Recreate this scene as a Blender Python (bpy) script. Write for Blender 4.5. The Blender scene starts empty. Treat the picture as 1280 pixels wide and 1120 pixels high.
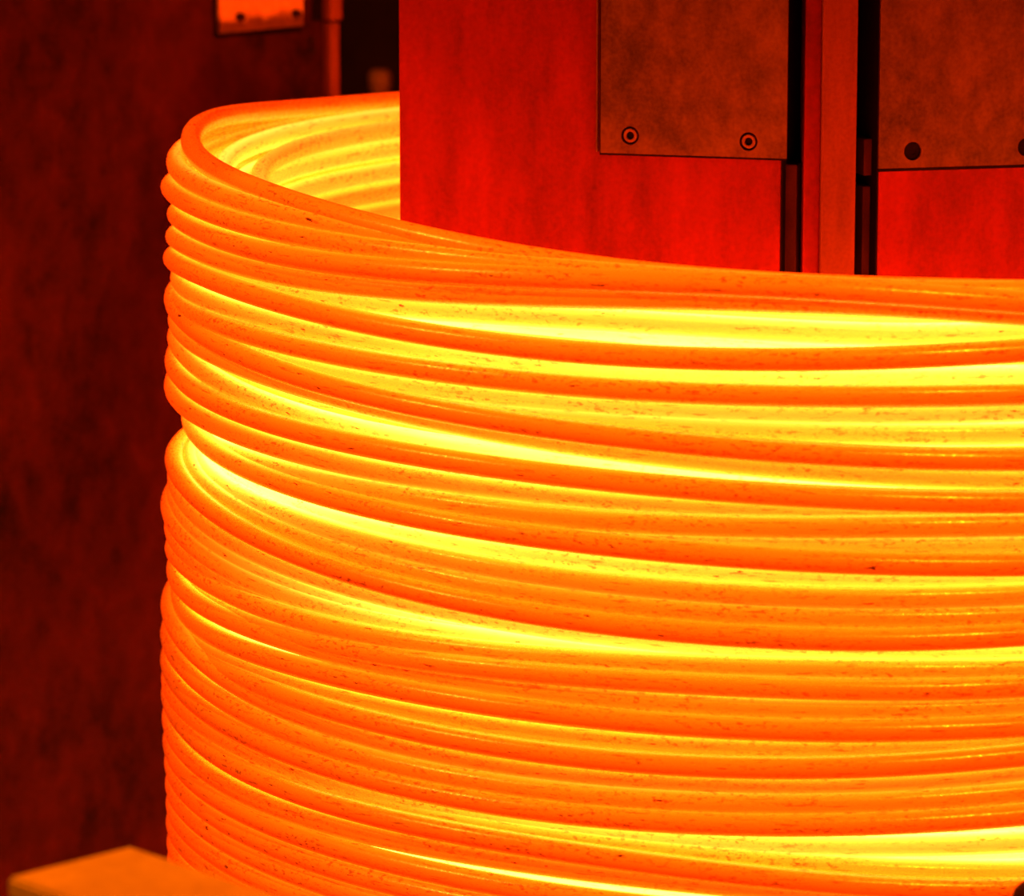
import bpy, bmesh, math, random
import numpy as np
from mathutils import Vector, Matrix

random.seed(7)
rng = np.random.default_rng(7)
scene = bpy.context.scene
col = scene.collection

# ------------------------------------------------------------------ camera
FPX = 5400.0                       # focal length in pixels of the 1280x1120 frame
PITCH = math.radians(10.7)
DIST = 3.34                        # camera to the point at the frame centre
CAM = np.array([0.0, -DIST * math.cos(PITCH), DIST * math.sin(PITCH)])
FWD = np.array([0.0, math.cos(PITCH), -math.sin(PITCH)])
UPV = np.array([0.0, math.sin(PITCH), math.cos(PITCH)])
RGT = np.array([1.0, 0.0, 0.0])
cd = bpy.data.cameras.new('camera')
cam = bpy.data.objects.new('camera', cd)
col.objects.link(cam)
cam.location = CAM
cam.rotation_euler = (math.pi / 2 - PITCH, 0, 0)
cd.sensor_width = 36.0
cd.lens = 36.0 * FPX / 1280.0
cd.clip_start = 0.05
cd.clip_end = 60
cd.dof.use_dof = True
cd.dof.focus_distance = 3.05
cd.dof.aperture_fstop = 8.5
scene.camera = cam

# ------------------------------------------------------------------ world, lamps, exposure
world = bpy.data.worlds.new('dark_mill_hall')
scene.world = world
world.use_nodes = True
world.node_tree.nodes['Background'].inputs[0].default_value = (0.02, 0.006, 0.002, 1)
world.node_tree.nodes['Background'].inputs[1].default_value = 0.15
scene.view_settings.view_transform = 'Standard'
scene.view_settings.look = 'None'
scene.view_settings.gamma = 1.0
scene.view_settings.exposure = 0.0
scene.view_settings.use_curve_mapping = False


def area_lamp(name, loc, aim, size, power, colour):
    ld = bpy.data.lights.new(name, 'AREA')
    ld.shape = 'DISK'
    ld.size = size
    ld.energy = power
    ld.color = colour
    lo = bpy.data.objects.new(name, ld)
    col.objects.link(lo)
    lo.location = loc
    lo.rotation_euler = (Vector(aim) - Vector(loc)).to_track_quat('-Z', 'Y').to_euler()
    return lo


area_lamp('hall_lamp', (0.70, -3.03, 2.77), (0.0, 0.0, 0.1), 0.20, 240.0, (1.0, 0.11, 0.002))
area_lamp('side_lamp', (-2.6, -0.6, 2.1), (0.1, -0.1, -0.1), 0.20, 55.0, (1.0, 0.20, 0.01))


# ------------------------------------------------------------------ projection helpers
def ray(px, py):
    d = FWD * FPX + RGT * (px - 640.0) - UPV * (py - 560.0)
    return d / np.linalg.norm(d)


def proj(P):
    v = np.asarray(P, float) - CAM
    dz = v @ FWD
    return 640 + FPX * (v @ RGT) / dz, 560 - FPX * (v @ UPV) / dz


def on_plane(px, py, p0, n):
    d = ray(px, py)
    t = ((np.asarray(p0) - CAM) @ n) / (d @ n)
    return CAM + d * t


# ------------------------------------------------------------------ material helpers
def new_mat(name):
    m = bpy.data.materials.new(name)
    m.use_nodes = True
    nt = m.node_tree
    nt.nodes.clear()
    out = nt.nodes.new('ShaderNodeOutputMaterial')
    b = nt.nodes.new('ShaderNodeBsdfPrincipled')
    nt.links.new(b.outputs[0], out.inputs[0])
    return m, nt, b


def math_node(nt, op, a, b=None, c=None):
    n = nt.nodes.new('ShaderNodeMath')
    n.operation = op
    for i, v in enumerate((a, b, c)):
        if v is None:
            continue
        if isinstance(v, (int, float)):
            n.inputs[i].default_value = v
        else:
            nt.links.new(v, n.inputs[i])
    return n.outputs[0]


def map_range(nt, v, a, b, c, d):
    n = nt.nodes.new('ShaderNodeMapRange')
    n.clamp = True
    nt.links.new(v, n.inputs[0])
    for i, x in enumerate((a, b, c, d)):
        n.inputs[i + 1].default_value = x
    return n.outputs[0]


def noise(nt, vec, scale, detail=4.0, rough=0.6):
    n = nt.nodes.new('ShaderNodeTexNoise')
    n.inputs['Scale'].default_value = scale
    n.inputs['Detail'].default_value = detail
    n.inputs['Roughness'].default_value = rough
    nt.links.new(vec, n.inputs['Vector'])
    return n.outputs['Fac']


def mapping(nt, vec, scale, loc=(0, 0, 0)):
    n = nt.nodes.new('ShaderNodeMapping')
    n.inputs['Scale'].default_value = scale
    n.inputs['Location'].default_value = loc
    nt.links.new(vec, n.inputs['Vector'])
    return n.outputs[0]


def mix_col(nt, fac, a, b):
    n = nt.nodes.new('ShaderNodeMix')
    n.data_type = 'RGBA'
    nt.links.new(fac, n.inputs[0])
    for i, v in ((6, a), (7, b)):
        if isinstance(v, tuple):
            n.inputs[i].default_value = (*v, 1)
        else:
            nt.links.new(v, n.inputs[i])
    return n.outputs[2]


def steel(name, dark, light, scale=9.0, stretch=(1, 1, 0.45), rough=0.6, spec=0.3, metal=0.0, bump=0.15):
    """mottled, scaled steel plate"""
    m, nt, b = new_mat(name)
    tc = nt.nodes.new('ShaderNodeTexCoord')
    v = mapping(nt, tc.outputs['Object'], stretch)
    n1 = noise(nt, v, scale, 5, 0.62)
    n2 = noise(nt, v, scale * 7, 4, 0.65)
    n3 = noise(nt, tc.outputs['Object'], scale * 45, 2, 0.5)
    f = math_node(nt, 'MULTIPLY_ADD', n2, 0.45, math_node(nt, 'MULTIPLY', n1, 0.75))
    f = math_node(nt, 'MULTIPLY_ADD', n3, 0.22, f)
    f = map_range(nt, f, 0.50, 0.95, 0, 1)
    nt.links.new(mix_col(nt, f, dark, light), b.inputs['Base Color'])
    b.inputs['Roughness'].default_value = rough
    b.inputs['Specular IOR Level'].default_value = spec
    b.inputs['Metallic'].default_value = metal
    bp = nt.nodes.new('ShaderNodeBump')
    bp.inputs['Strength'].default_value = bump
    bp.inputs['Distance'].default_value = 0.002
    nt.links.new(n2, bp.inputs['Height'])
    nt.links.new(bp.outputs[0], b.inputs['Normal'])
    return m


M = {}
M['wall'] = steel('scaled_wall_plate', (0.005, 0.0004, 0.0001), (0.088, 0.009, 0.002), 7.0, (1, 1, 0.6), 0.75, 0.1)
M['segment'] = steel('red_oxide_steel', (0.07, 0.002, 0.0004), (0.26, 0.008, 0.001), 6.0, (1, 1, 0.25), 0.7, 0.15)
M['cover'] = steel('worn_cover_plate_steel', (0.016, 0.005, 0.001), (0.16, 0.062, 0.007), 8.0, (1, 1, 0.7), 0.6, 0.25)
M['post'] = steel('worn_guide_steel', (0.07, 0.014, 0.002), (0.21, 0.044, 0.006), 8.0, (1, 1, 0.12), 0.6, 0.2)
M['black_and_shade'] = steel('black_steel_and_shade', (0.004, 0.002, 0.001), (0.012, 0.005, 0.003), 9.0, (1, 1, 1), 0.9, 0.05)  # near-black; stands in for shade in slots, recesses and the plate gap
M['screw'] = steel('dull_screw_steel', (0.09, 0.03, 0.012), (0.2, 0.07, 0.03), 60.0, (1, 1, 1), 0.5, 0.3)
M['shelf'] = steel('heat_tinted_shelf_steel', (0.36, 0.38, 0.05), (0.62, 0.66, 0.10), 14.0, (1, 1, 1), 0.5, 0.35, bump=0.05)
M['floor'] = steel('mill_floor_scale', (0.012, 0.006, 0.004), (0.05, 0.022, 0.012), 5.0, (1, 1, 1), 0.85, 0.1)
M['back'] = steel('dark_back_wall', (0.004, 0.002, 0.001), (0.016, 0.008, 0.004), 3.0, (1, 1, 1), 0.9, 0.05)
M['trim'] = steel('rust_trim_steel', (0.12, 0.025, 0.006), (0.28, 0.07, 0.015), 12.0, (1, 1, 0.3), 0.65, 0.2)
M['lip'] = steel('sooty_brown_steel', (0.012, 0.003, 0.001), (0.06, 0.012, 0.004), 14.0, (1, 1, 0.4), 0.7, 0.1)
M['bolt'] = steel('dark_bolt_steel', (0.008, 0.003, 0.002), (0.03, 0.01, 0.005), 40.0, (1, 1, 1), 0.7, 0.15)
M['housing'] = steel('dim_brown_housing', (0.10, 0.05, 0.02), (0.22, 0.11, 0.045), 10.0, (1, 1, 1), 0.7, 0.2)


def patch_plate_mat():
    """plate brighter in its upper part, with a ragged edge between two tones"""
    m, nt, b = new_mat('two_tone_plate')
    tc = nt.nodes.new('ShaderNodeTexCoord')
    sp = nt.nodes.new('ShaderNodeSeparateXYZ')
    nt.links.new(tc.outputs['Object'], sp.inputs[0])
    n1 = noise(nt, tc.outputs['Object'], 55, 4, 0.6)
    h = math_node(nt, 'MULTIPLY_ADD', n1, 0.022, sp.outputs[2])
    f = map_range(nt, h, 0.020, 0.029, 0, 1)
    n2 = noise(nt, tc.outputs['Object'], 140, 3, 0.6)
    upper_tone = mix_col(nt, n2, (0.55, 0.22, 0.07), (0.95, 0.48, 0.16))
    lower_tone = mix_col(nt, n2, (0.05, 0.014, 0.007), (0.22, 0.07, 0.03))
    nt.links.new(mix_col(nt, f, lower_tone, upper_tone), b.inputs['Base Color'])
    b.inputs['Roughness'].default_value = 0.55
    return m


M['patch'] = patch_plate_mat()


def hot_rod_mat():
    """glowing rolled rod: 'heat' (0 cooled outside .. 1 core) sets its temperature colour"""
    m, nt, b = new_mat('glowing_hot_rod')
    at = nt.nodes.new('ShaderNodeAttribute')
    at.attribute_name = 'rod_temperature'
    uv = nt.nodes.new('ShaderNodeUVMap')
    uv.uv_map = 'rod'
    heat = at.outputs['Fac']
    # slow temperature wander along the rod
    w = noise(nt, mapping(nt, uv.outputs[0], (4, 20, 1)), 1.0, 2, 0.5)
    heat = math_node(nt, 'ADD', heat, math_node(nt, 'MULTIPLY_ADD', w, 0.16, -0.08))
    # cooled mill scale: fine specks, flakes and streaks drawn out along the rod
    s1 = map_range(nt, noise(nt, mapping(nt, uv.outputs[0], (180, 330, 1)), 1.0, 3, 0.6), 0.52, 0.64, 0, 1)
    g1 = map_range(nt, noise(nt, mapping(nt, uv.outputs[0], (10, 70, 1), (5, 3, 0)), 1.0, 3, 0.6), 0.44, 0.60, 0, 1)
    s2 = map_range(nt, noise(nt, mapping(nt, uv.outputs[0], (42, 330, 1), (9, 1, 0)), 1.0, 4, 0.65), 0.585, 0.66, 0, 1)
    s3 = map_range(nt, noise(nt, mapping(nt, uv.outputs[0], (55, 260, 1), (2, 8, 0)), 1.0, 4, 0.6), 0.655, 0.695, 0, 1)
    spots = math_node(nt, 'MAXIMUM', math_node(nt, 'MULTIPLY', s1, g1), math_node(nt, 'MULTIPLY', s2, 0.85))
    spots = math_node(nt, 'MINIMUM', math_node(nt, 'MAXIMUM', math_node(nt, 'MULTIPLY', spots, 0.72), s3), 1.0)
    keep = math_node(nt, 'SUBTRACT', 1.0, math_node(nt, 'MULTIPLY', spots, 0.9))
    comb = nt.nodes.new('ShaderNodeCombineColor')
    for i, (base, grow) in enumerate(HEAT):
        e = math_node(nt, 'MULTIPLY', math_node(nt, 'POWER', grow, heat), base)
        nt.links.new(math_node(nt, 'MULTIPLY', e, keep), comb.inputs[i])
    nt.links.new(comb.outputs[0], b.inputs['Emission Color'])
    b.inputs['Emission Strength'].default_value = 1.0
    nt.links.new(mix_col(nt, spots, ROD_ALBEDO, (0.08, 0.03, 0.02)), b.inputs['Base Color'])
    fine = noise(nt, mapping(nt, uv.outputs[0], (260, 420, 1)), 1.0, 3, 0.6)
    nt.links.new(map_range(nt, fine, 0.3, 0.7, 0.16, 0.36), b.inputs['Roughness'])
    b.inputs['Specular IOR Level'].default_value = 0.9
    bp = nt.nodes.new('ShaderNodeBump')
    bp.inputs['Strength'].default_value = 0.12
    bp.inputs['Distance'].default_value = 0.0012
    nt.links.new(fine, bp.inputs['Height'])
    nt.links.new(bp.outputs[0], b.inputs['Normal'])
    return m


# emission per channel = base * grow ** heat
HEAT = [(1.02, 14.0), (0.020, 84.0), (0.00009, 2400.0)]
ROD_ALBEDO = (0.60, 0.62, 0.10)
M['rod'] = hot_rod_mat()


# ------------------------------------------------------------------ object helpers
def link(name, me, mat=None, parent=None):
    o = bpy.data.objects.new(name, me)
    col.objects.link(o)
    if mat is not None:
        me.materials.append(mat)
    if parent is not None:
        o.parent = parent
    return o


def thing(name, loc, label, cat, group=None):
    o = bpy.data.objects.new(name, None)
    o.empty_display_size = 0.05
    col.objects.link(o)
    o.location = loc
    o['label'] = label
    o['category'] = cat
    if group:
        o['group'] = group
    bpy.context.view_layer.update()
    return o


def bm_obj(name, bm, mat, parent=None, smooth=False, structure=False):
    """vertices are given in world space; the object's origin is moved to its base centre"""
    bmesh.ops.recalc_face_normals(bm, faces=bm.faces)
    me = bpy.data.meshes.new(name)
    vs = [v.co for v in bm.verts]
    c = Vector(((min(v.x for v in vs) + max(v.x for v in vs)) / 2,
                (min(v.y for v in vs) + max(v.y for v in vs)) / 2,
                min(v.z for v in vs)))
    for v in bm.verts:
        v.co -= c
    bm.to_mesh(me)
    bm.free()
    if smooth:
        me.polygons.foreach_set('use_smooth', [True] * len(me.polygons))
    o = link(name, me, mat, parent)
    o.location = c
    if parent is not None:
        off = Vector((0, 0, 0))
        p = parent
        while p is not None:
            off += p.location
            p = p.parent
        o.location = c - off
    if structure:
        o['kind'] = 'structure'
    return o


class Frame:
    """vertical face: u runs along it, n points out of it, z is up"""

    def __init__(self, p0, udir):
        self.p0 = np.array([p0[0], p0[1], 0.0])
        u = np.array([udir[0], udir[1], 0.0])
        self.u = u / np.linalg.norm(u)
        self.n = np.array([self.u[1], -self.u[0], 0.0])
        if self.n[1] > 0:
            self.n = -self.n

    def px(self, x, y, n=0.0):
        P = on_plane(x, y, self.p0 + self.n * n, self.n)
        return (P - self.p0) @ self.u, P[2]

    def at(self, u, z, n=0.0):
        return Vector(self.p0 + self.u * u + self.n * n + np.array([0, 0, z]))


def add_prism(bm, pts_front, pts_back):
    a = [bm.verts.new(p) for p in pts_front]
    b = [bm.verts.new(p) for p in pts_back]
    k = len(a)
    bm.faces.new(a)
    bm.faces.new(b[::-1])
    for i in range(k):
        bm.faces.new((a[i], b[i], b[(i + 1) % k], a[(i + 1) % k]))


def frame_box(bm, F, u0, u1, z0, z1, n0, n1, bevel=0.0):
    q = [(u0, z0), (u1, z0), (u1, z1), (u0, z1)]
    t = bmesh.new()
    add_prism(t, [F.at(u, z, n1) for u, z in q], [F.at(u, z, n0) for u, z in q])
    if bevel > 0:
        bmesh.ops.recalc_face_normals(t, faces=t.faces)
        bmesh.ops.bevel(t, geom=list(t.edges), offset=bevel, segments=2, affect='EDGES', profile=0.6)
    me = bpy.data.meshes.new('tmp')
    t.to_mesh(me)
    t.free()
    bm.from_mesh(me)
    bpy.data.meshes.remove(me)


def holed_plate(F, outline, holes, n0, n1, mat, name, parent):
    """plate standing on face F from depth n0 to n1, with round counterbores through it"""
    bm = bmesh.new()

    def loop(pts):
        vs = [bm.verts.new(F.at(u, z, n1)) for u, z in pts]
        return [bm.edges.new((vs[i], vs[(i + 1) % len(vs)])) for i in range(len(vs))]

    es = loop(outline)
    for (u, z, r) in holes:
        es += loop([(u + r * math.cos(k * math.tau / 24), z + r * math.sin(k * math.tau / 24)) for k in range(24)])
    g = bmesh.ops.triangle_fill(bm, use_beauty=True, use_dissolve=False, edges=es, normal=Vector(F.n))
    faces = [f for f in g['geom'] if isinstance(f, bmesh.types.BMFace)]
    r = bmesh.ops.extrude_face_region(bm, geom=faces)
    vs = [v for v in r['geom'] if isinstance(v, bmesh.types.BMVert)]
    bmesh.ops.translate(bm, verts=vs, vec=Vector(F.n) * (n0 - n1))
    return bm_obj(name, bm, mat, parent)


def lathe_on_face(F, u, z, prof, seg=24):
    """surface of revolution about the face normal; prof = [(radius, depth n), ...]"""
    bm = bmesh.new()
    rings = []
    for (r, n) in prof:
        if r <= 1e-6:
            rings.append([bm.verts.new(F.at(u, z, n))])
        else:
            rings.append([bm.verts.new(F.at(u + r * math.cos(k * math.tau / seg), z + r * math.sin(k * math.tau / seg), n))
                          for k in range(seg)])
    for a, b in zip(rings, rings[1:]):
        for k in range(seg):
            k2 = (k + 1) % seg
            if len(a) == 1 and len(b) > 1:
                bm.faces.new((a[0], b[k], b[k2]))
            elif len(b) == 1 and len(a) > 1:
                bm.faces.new((a[k], a[k2], b[0]))
            else:
                bm.faces.new((a[k], a[k2], b[k2], b[k]))
    return bm


def socket_screw(F, u, z, n_base, r, parent, deep=False, name='screw'):
    """flat-head socket screw sunk in its counterbore"""
    rec = bm_obj('screw_recess_shade', lathe_on_face(F, u, z, [(0, n_base + 0.0003), (r * 1.02, n_base + 0.0003), (r * 1.02, n_base)]), M['black_and_shade'], parent)  # near-black disc paints the shade in the counterbore round the head
    if deep:  # deep screws are coloured near black to paint the hole's shade
        prof = [(r * 0.45, n_base + 0.0004), (r * 0.45, n_base + 0.0010), (r * 0.85, n_base + 0.0010), (r * 0.85, n_base + 0.0004)]
        return bm_obj(name, lathe_on_face(F, u, z, prof), M['black_and_shade'], parent)
    prof = [(r * 0.42, n_base + 0.0004), (r * 0.42, n_base + 0.0018), (r * 0.50, n_base + 0.0023),
            (r * 0.70, n_base + 0.0023), (r * 0.76, n_base + 0.0019), (r * 0.76, n_base + 0.0004)]
    return bm_obj(name, lathe_on_face(F, u, z, prof), M['screw'], parent)


# ------------------------------------------------------------------ setting
FLOOR_Z = -0.60
bm = bmesh.new()
F0 = Frame((0, 0), (1, 0))
frame_box(bm, F0, -3.0, 3.2, FLOOR_Z - 0.1, FLOOR_Z, -2.6, 5.0)
bm_obj('floor', bm, M['floor'], structure=True)

bm = bmesh.new()
frame_box(bm, Frame((0, 2.4), (1, 0)), -3.0, 3.2, FLOOR_Z, 2.2, -0.15, 0.0)
bm_obj('wall_back', bm, M['back'], structure=True)

# slanted plate wall to the left, nearer on its left side
pW = on_plane(416, 60, (0, 0.85, 0), np.array([0.0, 1.0, 0.0]))
FW = Frame((pW[0], pW[1]), (math.cos(math.radians(38)), math.sin(math.radians(38))))
bm = bmesh.new()
frame_box(bm, FW, -1.5, 0.0, FLOOR_Z, 1.5, -0.05, 0.0)
wall_left = bm_obj('wall_left', bm, M['wall'], structure=True)

# edge trim of the slanted wall: lower bar and a wider upper bar above a narrow joint
ua, _ = FW.px(404, 60)
ub, _ = FW.px(415.5, 60)
_, zj = FW.px(410, 26)
bm = bmesh.new()
frame_box(bm, FW, ua, ub, FLOOR_Z, zj - 0.0012, 0.0, 0.012, 0.002)
bm_obj('trim_1', bm, M['trim'], structure=True)
bm = bmesh.new()
ua2, _ = FW.px(402, 10)
ub2, _ = FW.px(417.5, 10)
frame_box(bm, FW, ua2, ub2, zj + 0.0012, 1.5, 0.0, 0.014, 0.002)
bm_obj('trim_2', bm, M['trim'], structure=True)
us0, zs0 = FW.px(389, 26)
us1, _ = FW.px(401.5, 26)
bm = bmesh.new()
frame_box(bm, FW, us0, us1, zs0, 1.5, 0.0, 0.003)
bm_obj('trim_slot_shade', bm, M['black_and_shade'], structure=True)  # near-black raised strip painting the shade of a slot beside the bar

# ------------------------------------------------------------------ glowing coil
AX = np.array([(1090 - 640) / (FPX / DIST), 0.0])      # coil axis
ROD_R = 0.00785
PXM = FPX / DIST


def cyl_hit(px, py, R):
    """near hit of the pixel ray with the vertical cylinder of radius R: phi (0 left, 90 front) and z"""
    d = ray(px, py)
    ox, oy = CAM[0] - AX[0], CAM[1] - AX[1]
    a = d[0] ** 2 + d[1] ** 2
    b = 2 * (ox * d[0] + oy * d[1])
    c = ox * ox + oy * oy - R * R
    t = (-b - math.sqrt(max(0.0, b * b - 4 * a * c))) / (2 * a)
    x, y = ox + t * d[0], oy + t * d[1]
    return math.atan2(-y, -x), CAM[2] + t * d[2]


def left_radius(xl, yl):
    """radius whose leftmost silhouette projects to pixel column xl"""
    lo, hi = 0.3, 0.8
    for _ in range(40):
        R = (lo + hi) / 2
        z = (560 - yl) / PXM
        m = min(proj((AX[0] - R * math.cos(p), AX[1] - R * math.sin(p), z))[0] for p in np.radians(np.arange(-20, 21, 2)))
        if m > xl:
            lo = R
        else:
            hi = R
    return (lo + hi) / 2


R_REF = left_radius(217, 500)
DIA = 2 * ROD_R

# Each visible turn, top to bottom: leftmost (x, y), how far its front lies behind the outermost
# layer (in rod diameters) and further points along its centre line.
TURNS = [
    ((239, 172), 0.9, [(262, 208), (294, 223), (320, 235), (380, 257), (440, 272), (500, 290), (560, 306), (680, 325), (760, 336), (820, 344), (940, 353), (1100, 361), (1280, 364)]),
    ((221, 202), 1.0, [(260, 236), (320, 259), (380, 274), (440, 284), (560, 307), (680, 327), (820, 345), (940, 357), (1100, 367), (1280, 372)]),
    ((229, 220), 1.1, [(260, 250), (320, 272), (380, 286), (440, 297), (560, 316), (680, 332), (820, 346), (1000, 358), (1280, 369)]),
    ((214, 238), 0.6, [(260, 263), (320, 285), (380, 296), (440, 307), (500, 314), (560, 322), (680, 335), (820, 347), (1000, 358), (1280, 366)]),
    ((222, 275), -0.1, [(260, 292), (320, 313), (380, 324), (440, 332), (560, 342), (680, 349), (820, 352), (940, 355), (1040, 362), (1160, 369), (1280, 378)]),
    ((220, 305), 0.35, [(260, 318), (320, 337), (380, 348), (440, 357), (560, 367), (680, 371), (820, 371), (940, 373), (1040, 377), (1160, 384), (1280, 392)]),
    ((245, 300), 1.7, [(320, 342), (440, 378), (560, 391), (680, 402), (820, 418), (940, 427), (1040, 434), (1160, 438), (1280, 440)]),
    ((238, 312), 1.3, [(320, 350), (440, 376), (560, 388), (680, 396), (820, 403), (940, 409), (1040, 419), (1160, 420), (1280, 416)]),
    ((217, 331), 0.0, [(260, 347), (320, 367), (380, 386), (440, 401), (500, 413), (560, 421), (680, 437), (820, 447), (940, 450), (1040, 449), (1160, 446), (1280, 438)]),
    ((226, 350), 1.4, [(260, 375), (320, 394), (380, 409), (440, 423), (560, 444), (680, 457), (820, 468), (940, 471), (1040, 472), (1160, 472), (1280, 470)]),
    ((223, 376), 0.2, [(260, 400), (320, 419), (380, 434), (440, 448), (560, 465), (680, 478), (820, 489), (940, 493), (1040, 495), (1160, 494), (1280, 492)]),
    ((240, 396), 1.2, [(320, 438), (440, 470), (560, 488), (680, 501), (820, 510), (940, 515), (1040, 517), (1160, 516), (1280, 513)]),
    ((245, 405), 1.1, [(320, 452), (440, 488), (560, 508), (680, 521), (820, 532), (940, 538), (1040, 541), (1160, 543), (1280, 542)]),
    ((218, 374), 0.0, [(230, 395), (260, 424), (320, 452), (380, 471), (440, 491), (500, 503), (560, 515), (680, 535), (820, 551), (940, 562), (1040, 569), (1160, 573), (1280, 575)]),
    ((223, 401), 0.9, [(260, 439), (320, 462), (380, 483), (440, 502), (560, 528), (680, 549), (820, 568), (940, 581), (1040, 590), (1160, 596), (1280, 600)]),
    ((222, 424), 1.8, [(260, 468), (320, 498), (380, 520), (440, 538), (560, 558), (680, 573), (820, 586), (940, 596), (1040, 603), (1280, 608)]),
    ((219, 452), 0.05, [(260, 498), (320, 520), (380, 541), (440, 555), (560, 575), (680, 592), (820, 605), (940, 615), (1040, 623), (1160, 626), (1280, 627)]),
    ((218, 484), 0.9, [(236, 510), (260, 526), (320, 550), (380, 567), (440, 583), (560, 603), (680, 619), (820, 630), (940, 637), (1040, 640), (1160, 641), (1280, 640)]),
    ((250, 530), 0.4, [(290, 565), (320, 579), (380, 593), (440, 608), (560, 631), (680, 645), (820, 654), (940, 658), (1040, 658), (1160, 657), (1280, 655)]),
    ((262, 548), 0.8, [(320, 590), (440, 622), (560, 645), (680, 660), (820, 671), (940, 677), (1040, 681), (1160, 681), (1280, 680)]),
    ((240, 522), -0.05, [(260, 555), (320, 591), (380, 610), (440, 630), (560, 654), (680, 672), (820, 687), (940, 697), (1040, 703), (1160, 706), (1280, 706)]),
    ((276, 566), 1.2, [(320, 604), (380, 630), (440, 655), (560, 676), (680, 695), (820, 709), (940, 716), (1040, 722), (1160, 725), (1280, 724)]),
    ((254, 572), 0.5, [(280, 605), (320, 628), (380, 650), (440, 672), (560, 699), (680, 719), (820, 734), (940, 744), (1040, 748), (1160, 747), (1280, 743)]),
    ((240, 575), 0.5, [(260, 608), (320, 645), (380, 672), (440, 694), (560, 723), (680, 744), (820, 760), (940, 769), (1040, 773), (1160, 772), (1280, 769)]),
    ((219, 575), 0.0, [(232, 602), (260, 635), (320, 669), (380, 696), (440, 717), (500, 735), (560, 749), (680, 770), (820, 786), (940, 797), (1040, 801), (1160, 799), (1280, 794)]),
    ((222, 594), 1.3, [(260, 655), (320, 690), (380, 717), (440, 733), (560, 762), (680, 784), (820, 800), (940, 810), (1040, 815), (1280, 814)]),
    ((221, 612), 1.9, [(260, 675), (320, 708), (380, 734), (440, 754), (560, 780), (680, 799), (820, 812), (940, 820), (1040, 824), (1280, 824)]),
    ((213.5, 632), 1.6, [(230, 668), (260, 698), (320, 729), (380, 750), (440, 771), (560, 792), (680, 806), (820, 816), (940, 823), (1280, 828)]),
    ((218, 662), 1.5, [(260, 713), (320, 742), (380, 762), (440, 782), (560, 801), (680, 813), (820, 822), (940, 828), (1040, 831), (1280, 832)]),
    ((219, 695), 0.6, [(260, 727), (320, 755), (380, 773), (440, 793), (560, 810), (680, 820), (820, 829), (940, 833), (1040, 837), (1160, 837), (1280, 836)]),
    ((234, 722), 0.2, [(260, 748), (320, 780), (380, 798), (440, 813), (560, 829), (680, 842), (820, 850), (940, 857), (1040, 862), (1160, 862), (1280, 858)]),
    ((221, 715), 0.55, [(260, 760), (320, 786), (380, 806), (440, 823), (560, 845), (680, 866), (820, 877), (940, 884), (1040, 887), (1160, 886), (1280, 881)]),
    ((226, 740), 0.05, [(260, 790), (320, 817), (380, 834), (440, 850), (560, 872), (680, 891), (820, 904), (940, 911), (1040, 914), (1160, 913), (1280, 907)]),
    ((227, 762), 0.8, [(260, 812), (320, 840), (380, 859), (440, 874), (560, 898), (680, 916), (820, 928), (940, 935), (1040, 937), (1160, 934), (1280, 926)]),
    ((226, 782), 0.0, [(260, 822), (320, 852), (380, 876), (440, 895), (560, 922), (680, 942), (820, 953), (940, 960), (1040, 960), (1160, 955), (1280, 943)]),
    ((213.5, 757), 0.75, [(230, 797), (260, 834), (320, 869), (380, 894), (440, 916), (560, 946), (680, 964), (820, 976), (940, 982), (1040, 982), (1160, 978), (1280, 965)]),
    ((213, 795), 0.45, [(230, 830), (260, 863), (320, 897), (380, 922), (440, 941), (560, 971), (680, 988), (820, 1000), (940, 1005), (1040, 1004), (1160, 1000), (1280, 989)]),
    ((213, 828), 0.1, [(230, 862), (260, 891), (320, 924), (380, 948), (440, 969), (560, 995), (680, 1014), (820, 1027), (940, 1032), (1040, 1031), (1160, 1027), (1280, 1018)]),
    ((214, 852), 1.2, [(230, 884), (260, 910), (320, 944), (380, 965), (440, 985), (560, 1011), (680, 1031), (820, 1047), (940, 1054), (1040, 1058), (1160, 1055), (1280, 1052)]),
    ((232, 890), 0.9, [(260, 922), (320, 956), (380, 979), (440, 998), (560, 1026), (680, 1046), (820, 1061), (940, 1072), (1040, 1084), (1160, 1089), (1280, 1090)]),
    ((214, 870), 0.0, [(230, 905), (260, 936), (320, 971), (380, 994), (440, 1013), (560, 1039), (680, 1059), (820, 1079), (940, 1093), (1040, 1105), (1160, 1110), (1280, 1112)]),
    ((215, 900), 0.5, [(230, 935), (260, 968), (320, 997), (380, 1020), (440, 1037), (560, 1063), (680, 1081), (820, 1097), (940, 1108), (1040, 1118), (1280, 1128)]),
    ((216, 930), 0.1, [(230, 960), (260, 992), (320, 1022), (380, 1046), (440, 1066), (560, 1093), (680, 1116), (820, 1134), (1000, 1148), (1280, 1152)]),
    ((218, 957), 0.1, [(230, 983), (260, 1016), (320, 1047), (380, 1072), (440, 1093), (560, 1120), (680, 1142), (820, 1160), (1000, 1172), (1280, 1176)]),
    ((219, 985), 0.15, [(230, 1008), (260, 1038), (320, 1070), (380, 1097), (440, 1118), (560, 1146), (680, 1168), (820, 1185), (1000, 1198), (1280, 1201)]),
    ((220, 1010), 0.1, [(230, 1033), (260, 1060), (320, 1096), (440, 1143), (560, 1171), (820, 1210), (1000, 1222), (1280, 1226)]),
    ((220, 1035), 0.1, [(236, 1060), (260, 1084), (320, 1121), (440, 1168), (560, 1197), (820, 1236), (1000, 1248), (1280, 1252)]),
]
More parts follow.
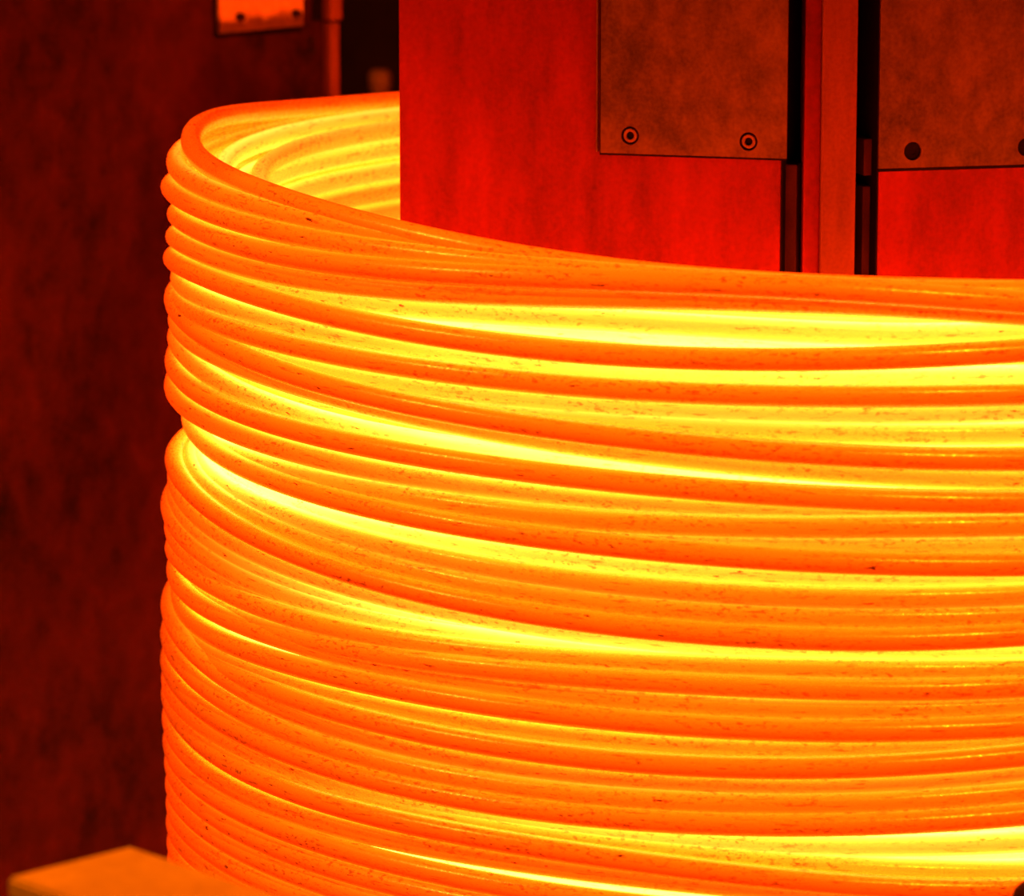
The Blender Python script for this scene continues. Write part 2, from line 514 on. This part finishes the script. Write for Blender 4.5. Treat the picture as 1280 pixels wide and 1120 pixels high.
for k in range(1, 9):
    TURNS.append(((221, 1035 + 25 * k), 0.1 + 0.25 * (k % 3), [(236, 1060 + 25 * k), (260, 1084 + 25.5 * k), (320, 1121 + 25.5 * k), (440, 1168 + 26 * k),
                 (560, 1197 + 26 * k), (820, 1236 + 26 * k), (1000, 1248 + 26 * k), (1280, 1252 + 26 * k)]))

PHI_END = math.radians(102)
NF = 90                                    # samples over the traced quarter
NB = 150                                   # samples round the back


def smooth01(t):
    t = np.clip(t, 0, 1)
    return t * t * (3 - 2 * t)


def traced(turn):
    (xl, yl), df, pts = turn
    Rl = left_radius(xl, yl)
    Rf = R_REF - df * DIA

    def rad(p):
        return Rl + (Rf - Rl) * smooth01((p - math.radians(8)) / math.radians(52))

    P, Z, Wt = [0.0], [cyl_hit(xl - 30, yl, Rl)[1]], [3.0]
    for (x, y) in pts:
        R = Rl
        for _ in range(12):
            p, z = cyl_hit(x, y, R)
            R = 0.5 * R + 0.5 * float(rad(p))
        P.append(p); Z.append(z); Wt.append(1.0)
    co = np.polyfit(np.array(P), np.array(Z), 5 if len(P) > 9 else 4, w=np.array(Wt))
    phi = np.linspace(PHI_END, 0.0, NF)
    pm = max(P)
    z = np.polyval(co, np.minimum(phi, pm))
    sl = np.polyval(np.polyder(co), pm)
    z = z + np.where(phi > pm, sl * (phi - pm), 0)
    return phi, z, rad(phi), np.polyval(np.polyder(co), 0.0)


fits = [traced(t) for t in TURNS]
order = sorted(range(len(fits)), key=lambda i: -fits[i][1][0])


def chain(rows, drops=()):
    """one continuous wire through all turns; returns per-turn polylines (phi, z, R, d)"""
    out = []
    for k, (phi, z, R, s0) in enumerate(rows):
        nz, nR = (rows[k + 1][1][0], rows[k + 1][2][0]) if k + 1 < len(rows) else (z[0] - DIA, R[0])
        back = np.linspace(0.0, -(math.tau - PHI_END), NB + 1)[1:]
        slope = np.clip(s0, -0.035, 0.035)
        drop = drops[k] if k < len(drops) else 0.0
        zb = z[-1] + slope * back * np.exp(-(back / 0.5) ** 2)
        zb = zb - drop * smooth01(-back / 0.55)
        t = smooth01((-back - 1.1) / (math.tau - PHI_END - 1.1))
        zb = zb * (1 - t) + nz * t
        Rb = R[-1] * (1 - t) + nR * t
        out.append((np.concatenate([phi, back]), np.concatenate([z, zb]), np.concatenate([R, Rb])))
    return out


def depth_heat(R):
    d = (R_REF - R) / DIA
    return 0.03 + 0.58 * np.clip(d, -0.3, 3.2)


COOLED = {0: 0.04, 1: 0.22, 2: 0.30, 3: 0.12}
coil = thing('wire_rod_coil', (AX[0], AX[1], FLOOR_Z), 'tall coil of glowing orange and yellow hot wire rod wound in many turns', 'wire coil')


def gauss(v, sig):
    k = np.exp(-0.5 * (np.arange(-4 * sig, 4 * sig + 1) / sig) ** 2)
    return np.convolve(np.pad(v, 4 * sig, mode='edge'), k / k.sum(), mode='valid')


def wind(name, turns, heats, flanks, sides, s0):
    """join the turns into one smooth wire, then cut it back into turns that meet end to end"""
    Z, RR, PH, H, FK, cuts = [], [], [], [], [], [0]
    for k, (phi, z, R) in enumerate(turns):
        # a turn ends where the next begins: drop its last sample (the next turn's first)
        m = len(phi) - (1 if k + 1 < len(turns) else 0)
        PH.append(phi[:m]); Z.append(z[:m]); RR.append(R[:m]); H.append(heats[k][:m]); FK.append(np.full(m, flanks[k]))
        cuts.append(cuts[-1] + m)
    PH = np.concatenate(PH)
    Z, RR = gauss(np.concatenate(Z), 5), gauss(np.concatenate(RR), 5)
    H, FK = gauss(np.concatenate(H), 14), gauss(np.concatenate(FK), 14)
    for a, b in zip(cuts, cuts[1:]):
        lo, hi = max(a - 1, 0), min(b + 2, len(PH))
        s0 = tube(name, PH[lo:hi], Z[lo:hi], RR[lo:hi], H[lo:hi], ROD_R, coil, s0, sides, FK[lo:hi], a - lo, min(b + 1, len(PH)) - lo)
    return s0


def tube(name, phi, z, R, heat, rod_r, parent, s0, SIDES, flank, i0, i1):
    P = np.stack([-R * np.cos(phi), -R * np.sin(phi), z - FLOOR_Z], 1)
    T = np.gradient(P, axis=0)
    T /= np.linalg.norm(T, axis=1)[:, None]
    O = np.stack([-np.cos(phi), -np.sin(phi), 0 * phi], 1)           # outward
    O -= T * np.sum(O * T, 1)[:, None]
    O /= np.linalg.norm(O, axis=1)[:, None]
    U = np.cross(O, T)
    U *= np.sign(U[:, 2])[:, None]
    P, T, O, U, heat, flank = (v[i0:i1] for v in (P, T, O, U, heat, flank))
    n = len(P)
    a = np.arange(SIDES) * math.tau / SIDES
    V = P[:, None, :] + rod_r * (O[:, None, :] * np.cos(a)[None, :, None] + U[:, None, :] * np.sin(a)[None, :, None])
    V = V.reshape(-1, 3)
    s = s0 + np.concatenate([[0], np.cumsum(np.linalg.norm(np.diff(P, axis=0), axis=1))])
    i = np.arange(n - 1)[:, None]
    j = np.arange(SIDES)[None, :]
    j2 = (j + 1) % SIDES
    Q = np.stack([i * SIDES + j, i * SIDES + j2, (i + 1) * SIDES + j2, (i + 1) * SIDES + j], -1).reshape(-1, 4)
    faces = [tuple(int(x) for x in q) for q in Q]
    faces.append(tuple(range(SIDES)))
    faces.append(tuple((n - 1) * SIDES + k for k in range(SIDES))[::-1])
    me = bpy.data.meshes.new(name)
    me.from_pydata(V.tolist(), [], faces)
    me.polygons.foreach_set('use_smooth', [True] * (len(faces) - 2) + [False, False])
    # the face turned outwards has cooled most; flanks shielded by neighbouring turns stay hotter
    ca = np.cos(a)
    fl = np.where(ca > 0, (1 - np.maximum(ca, 0)) ** 1.3, 0.15 + 0.85 * (1 - np.abs(ca)))
    hv = np.minimum(heat[:, None] + flank[:, None] * fl[None, :], 1.06).ravel()
    at = me.attributes.new('rod_temperature', 'FLOAT', 'POINT')
    at.data.foreach_set('value', hv.astype(np.float32))
    uvl = me.uv_layers.new(name='rod')
    uv = np.zeros((len(me.loops), 2), np.float32)
    li = np.zeros(len(me.loops), np.int32)
    me.loops.foreach_get('vertex_index', li)
    uv[:, 0] = s[li // SIDES]
    uv[:, 1] = (li % SIDES) * (math.tau / SIDES) * rod_r
    # close the seam (which lies on the inner side of the wire) without a jump
    nq = (n - 1) * SIDES
    q = uv[:nq * 4].reshape(nq, 4, 2)
    wrap = (np.arange(nq) % SIDES) == SIDES - 1
    q[wrap, 1, 1] = math.tau * rod_r
    q[wrap, 2, 1] = math.tau * rod_r
    uv[:nq * 4] = q.reshape(-1, 2)
    uvl.data.foreach_set('uv', uv.ravel())
    link(name, me, M['rod'], parent)
    return s[-1]


s_run = 0.0
turns = chain([fits[i] for i in order], [{0: 0.019, 1: 0.008}.get(i, 0.0) for i in order])
heats = []
for turn, (phi, z, R) in zip(order, turns):
    h = depth_heat(R) + rng.uniform(-0.04, 0.04)
    if turn in COOLED:                     # topmost turns lie open to the air
        h = h * 0 + COOLED[turn]
    heats.append(h)
s_run = wind('coil_turn', turns, heats, [0.16 if t == 0 else 0.56 for t in order], 14, s_run)

# inner layers of the same wire, seen through the gaps and on the inside of the far wall
phi_f = np.linspace(PHI_END, 0.0, 60)
for layer, (depth, y_top) in enumerate(((2.75, 205), (3.85, 214))):
    rows = []
    zc = (560 - y_top) / PXM
    k = 0
    while zc > FLOOR_Z + 0.02:
        Ri = R_REF - DIA * (depth + rng.uniform(-0.25, 0.25))
        tilt = rng.uniform(-0.005, 0.003) - 0.034 * max(0.0, 1 - k / 9.0)
        rows.append((phi_f, zc + tilt * np.sin(phi_f), np.full(60, Ri) + 0.003 * np.sin(phi_f + rng.uniform(0, 6)), tilt * 0.2))
        zc -= DIA * rng.uniform(0.96, 1.18)
        k += 1
    turns = chain(rows)
    heats = [np.full(len(t[0]), (1.0 if k > 11 else 0.60, 0.52)[layer] + rng.uniform(-0.12, 0.12)) for k, t in enumerate(turns)]
    s_run = wind('inner_coil_turn', turns, heats, [(0.3, 0.22)[layer]] * len(turns), 10, s_run + 0.4)

# ------------------------------------------------------------------ mandrel inside the coil
pm0 = on_plane(1037, 100, (0, -0.16, 0), np.array([0.0, 1.0, 0.0]))
MX, MY = pm0[0], pm0[1]
A16 = math.radians(16)
FL = Frame((MX, MY), (-math.cos(A16), math.sin(A16)))       # left face, u grows to the left
FR = Frame((MX, MY), (math.cos(A16), math.sin(A16)))        # right face, u grows to the right
FC = Frame((MX, MY - 0.004), (1, 0))                        # guide post between them
MTOP, MBOT = 0.60, FLOOR_Z
SHADE_PLATE = (-0.135, 0.72, -0.15, 0.62)  # extent of the added shading plate
mandrel = thing('coiling_mandrel', (MX, MY + 0.1, MBOT), 'red oxidised steel mandrel block with screwed cover plates standing inside the coil', 'mandrel')

u_in = FL.px(975, 300)[0]
u_out = FL.px(499, 200)[0]
bm = bmesh.new()
frame_box(bm, FL, u_in, u_out, MBOT, MTOP, -0.07, 0.0, 0.0015)
bm_obj('side_segment', bm, M['segment'], mandrel)
v_in = FR.px(1097, 300)[0]
v_out = v_in + (u_out - u_in)
bm = bmesh.new()
frame_box(bm, FR, v_in, v_out, MBOT, MTOP, -0.07, 0.0, 0.0015)
bm_obj('side_segment', bm, M['segment'], mandrel)

# near-black strips painting the slots' depth shade onto both segment sides
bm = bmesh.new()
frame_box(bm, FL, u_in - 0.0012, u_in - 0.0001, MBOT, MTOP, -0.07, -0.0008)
bm_obj('slot_shade', bm, M['black_and_shade'], mandrel)
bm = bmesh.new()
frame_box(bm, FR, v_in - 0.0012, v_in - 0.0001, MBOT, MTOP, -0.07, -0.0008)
bm_obj('slot_shade', bm, M['black_and_shade'], mandrel)
# recessed inner lips along the slots
bm = bmesh.new()
ul = FL.px(991, 300)[0]
zl = FL.px(980, 208)[1]
frame_box(bm, FL, ul, u_in, MBOT, zl, -0.05, -0.012, 0.001)
bm_obj('slot_lip', bm, M['lip'], mandrel)
bm = bmesh.new()
vl = FR.px(1086, 300)[0]
zr = FR.px(1090, 236)[1]
frame_box(bm, FR, vl, v_in, MBOT, zr, -0.05, -0.014, 0.001)
bm_obj('slot_lip', bm, M['lip'], mandrel)
bm = bmesh.new()
frame_box(bm, FR, FR.px(1087, 200)[0], v_in, FR.px(1090, 222)[1], FR.px(1090, 176)[1], -0.05, -0.012, 0.001)
bm_obj('slot_catch', bm, M['lip'], mandrel)

# guide post: front bar and a set-back left flank
a0, a1 = FC.px(1027, 200)[0], FC.px(1070, 200)[0]
bm = bmesh.new()
frame_box(bm, FC, a0, a1, MBOT, MTOP, -0.06, 0.0, 0.001)
bm_obj('guide_post', bm, M['post'], mandrel)
b0 = FC.px(1005, 200, -0.012)[0]
bm = bmesh.new()
frame_box(bm, FC, b0, a0, MBOT, MTOP, -0.06, -0.012, 0.001)
bm_obj('guide_post_flank', bm, M['segment'], mandrel)
# unseen plate added above the frame to shade the mandrel from hall_lamp
bm = bmesh.new()
frame_box(bm, F0, SHADE_PLATE[0], SHADE_PLATE[1], MTOP, MTOP + 0.04, SHADE_PLATE[2], SHADE_PLATE[3], 0.004)
bm_obj('shade_plate', bm, M['post'], mandrel)
# core behind the slots, coloured near black to paint their depth shade
bm = bmesh.new()
frame_box(bm, FC, -0.16, 0.16, MBOT, MTOP, -0.30, -0.11)
bm_obj('core', bm, M['black_and_shade'], mandrel)


def cover_plate(F, outline_px, shadow_gap_px, screws_px, thick, right=False):
    pts = [F.px(x, y, thick) for x, y in outline_px]
    pts = pts + [(pts[-1][0], MTOP - 0.01), (pts[0][0], MTOP - 0.01)]
    r = 0.0068
    holes = [(*F.px(x, y, thick), r) for x, y in screws_px]
    pl = holed_plate(F, pts, holes, 0.0012, thick, M['cover'], 'cover_plate', mandrel)
    # dark strip painting the shadow line along the plate's edges
    g = [F.px(x, y, 0.0014) for x, y in shadow_gap_px]
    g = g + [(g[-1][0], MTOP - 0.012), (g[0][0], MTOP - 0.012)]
    holed_plate(F, g, [], 0.0, 0.0008, M['black_and_shade'], 'shadow_gap', pl)
    for i, (u, z, rr) in enumerate(holes):
        socket_screw(F, u, z, 0.0008, r, pl, deep=right)
    return pl


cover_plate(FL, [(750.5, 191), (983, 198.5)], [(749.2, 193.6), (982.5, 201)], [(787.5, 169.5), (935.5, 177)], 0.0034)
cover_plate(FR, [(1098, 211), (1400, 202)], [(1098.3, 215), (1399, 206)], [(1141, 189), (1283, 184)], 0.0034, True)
# thin raised bead left of the left cover plate
bm = bmesh.new()
frame_box(bm, FL, FL.px(748.6, 100)[0], FL.px(746.6, 100)[0], FL.px(748, 189)[1], MTOP - 0.01, 0.0, 0.0034, 0.0004)
bm_obj('edge_bead', bm, M['cover'], mandrel)

# ------------------------------------------------------------------ small plate on the slanted wall
pl0 = FW.px(275, 42, 0.006)
pl1 = FW.px(379, 32, 0.006)
wp = thing('inspection_plate', FW.at((pl0[0] + pl1[0]) / 2, min(pl0[1], pl1[1]), 0.0), 'small bolted plate, brighter towards its top, high on the slanted wall', 'plate')
out = [pl0, pl1, (pl1[0], pl1[1] + 0.16), (pl0[0], pl0[1] + 0.16)]
holed_plate(FW, out, [], 0.0, 0.006, M['patch'], 'plate_face', wp)
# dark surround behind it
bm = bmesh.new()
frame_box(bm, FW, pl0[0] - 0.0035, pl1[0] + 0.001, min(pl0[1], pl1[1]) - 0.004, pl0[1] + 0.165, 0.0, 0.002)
bm_obj('backing_strip', bm, M['black_and_shade'], wp)
for (x, y) in ((300, 21), (370, 17)):
    u, z = FW.px(x, y, 0.008)
    r = 0.0042
    bm = lathe_on_face(FW, u, z, [(r * 0.5, 0.0135), (0, 0.0135), ][::-1] + [(r * 0.85, 0.013), (r, 0.011), (r, 0.005)], 6)
    bm_obj('bolt', bm, M['bolt'], wp)
for i, (x, y) in enumerate(((388, 51), (389, 63))):
    u, z = FW.px(x, y)
    r = 0.003
    bm = lathe_on_face(FW, u, z, [(0, 0.004), (r * 0.8, 0.0038), (r, 0.002), (r, -0.001)], 8)
    o = bm_obj('rivet', bm, M['bolt'])
    o['label'] = ('upper' if i == 0 else 'lower') + ' of two small dark rivets beside the rusty wall trim'
    o['category'] = 'rivet'
    o['group'] = 'rivets by the wall trim'

# ------------------------------------------------------------------ dim capped pipe in the dark gap behind the coil
YB = 1.7
pb = on_plane(475, 88, (0, YB, 0), np.array([0.0, 1.0, 0.0]))
rb = 0.0115
pipe = thing('capped_pipe', (pb[0], YB, FLOOR_Z), 'dim brown capped pipe in the dark gap between wall and mandrel', 'pipe')


def lathe_z(cx, cy, prof, seg=28):
    bm = bmesh.new()
    rings = []
    for (r, z) in prof:
        if r < 1e-6:
            rings.append([bm.verts.new((cx, cy, z))])
        else:
            rings.append([bm.verts.new((cx + r * math.cos(k * math.tau / seg), cy + r * math.sin(k * math.tau / seg), z)) for k in range(seg)])
    for a, b in zip(rings, rings[1:]):
        for k in range(seg):
            k2 = (k + 1) % seg
            if len(a) == 1:
                bm.faces.new((a[0], b[k], b[k2]))
            elif len(b) == 1:
                bm.faces.new((a[k], a[k2], b[0]))
            else:
                bm.faces.new((a[k], a[k2], b[k2], b[k]))
    return bm


zt = pb[2]
bm_obj('pipe_body', lathe_z(pb[0], YB, [(0, FLOOR_Z), (rb * 0.9, FLOOR_Z), (rb * 0.9, zt - 0.02)]), M['housing'], pipe, True)
bm_obj('pipe_cap', lathe_z(pb[0], YB, [(rb * 0.9, zt - 0.022), (rb * 1.1, zt - 0.021), (rb * 1.1, zt - 0.005), (rb * 0.8, zt), (0, zt + 0.001)]), M['housing'], pipe, True)

# ------------------------------------------------------------------ shelf plate corner in front, lower left
ap = on_plane(163, 1057, (0, -1.05, 0), np.array([0.0, 1.0, 0.0]))
SZ = ap[2]
nz = np.array([0.0, 0.0, 1.0])
corner = [on_plane(x, y, (0, 0, SZ), nz) for x, y in ((8, 1096), (163, 1057), (420, 1142))]
c0, c1, c2 = corner
c3 = c2 + (c0 - c1) * 1.0
shelf = thing('shelf_plate', ((c0[0] + c2[0]) / 2, (c0[1] + c2[1]) / 2, FLOOR_Z), 'corner of an orange lit flat steel plate in front of the coil', 'steel plate')
bm = bmesh.new()
q = [Vector(c) for c in (c0, c1, c2, c3)]
add_prism(bm, q, [v - Vector((0, 0, 0.012)) for v in q])
bmesh.ops.recalc_face_normals(bm, faces=bm.faces)
bmesh.ops.bevel(bm, geom=list(bm.edges), offset=0.002, segments=2, affect='EDGES')
bm_obj('top_plate', bm, M['shelf'], shelf)
mid = (q[0] + q[2]) / 2
F1 = Frame((mid.x, mid.y), (1, 0))
bm = bmesh.new()
frame_box(bm, F1, -0.02, 0.02, FLOOR_Z + 0.012, SZ - 0.012, -0.02, 0.02, 0.002)
bm_obj('support_post', bm, M['black_and_shade'], shelf)
bm = bmesh.new()
frame_box(bm, F1, -0.06, 0.06, FLOOR_Z, FLOOR_Z + 0.012, -0.06, 0.06, 0.002)
bm_obj('foot_plate', bm, M['black_and_shade'], shelf)

# ------------------------------------------------------------------ dark round-nosed guide pin, lower right corner
pk = on_plane(1291, 1100, (0, -0.80, 0), np.array([0.0, 1.0, 0.0]))
pin = thing('guide_pin', (pk[0], pk[1], FLOOR_Z), 'dark round-nosed steel pin at the lower right in front of the coil', 'pin')
rp, zt = 0.0125, pk[2]
prof = [(0, FLOOR_Z + 0.02), (rp, FLOOR_Z + 0.02), (rp, zt - rp)] + [(rp * math.cos(a), zt - rp + rp * math.sin(a)) for a in np.radians([15, 30, 45, 60, 75])] + [(0, zt)]
bm_obj('pin_shaft', lathe_z(pk[0], pk[1], prof), M['bolt'], pin, True)
bm_obj('pin_base', lathe_z(pk[0], pk[1], [(0, FLOOR_Z), (0.04, FLOOR_Z), (0.04, FLOOR_Z + 0.016), (0.036, FLOOR_Z + 0.02), (0, FLOOR_Z + 0.02)]), M['bolt'], pin)
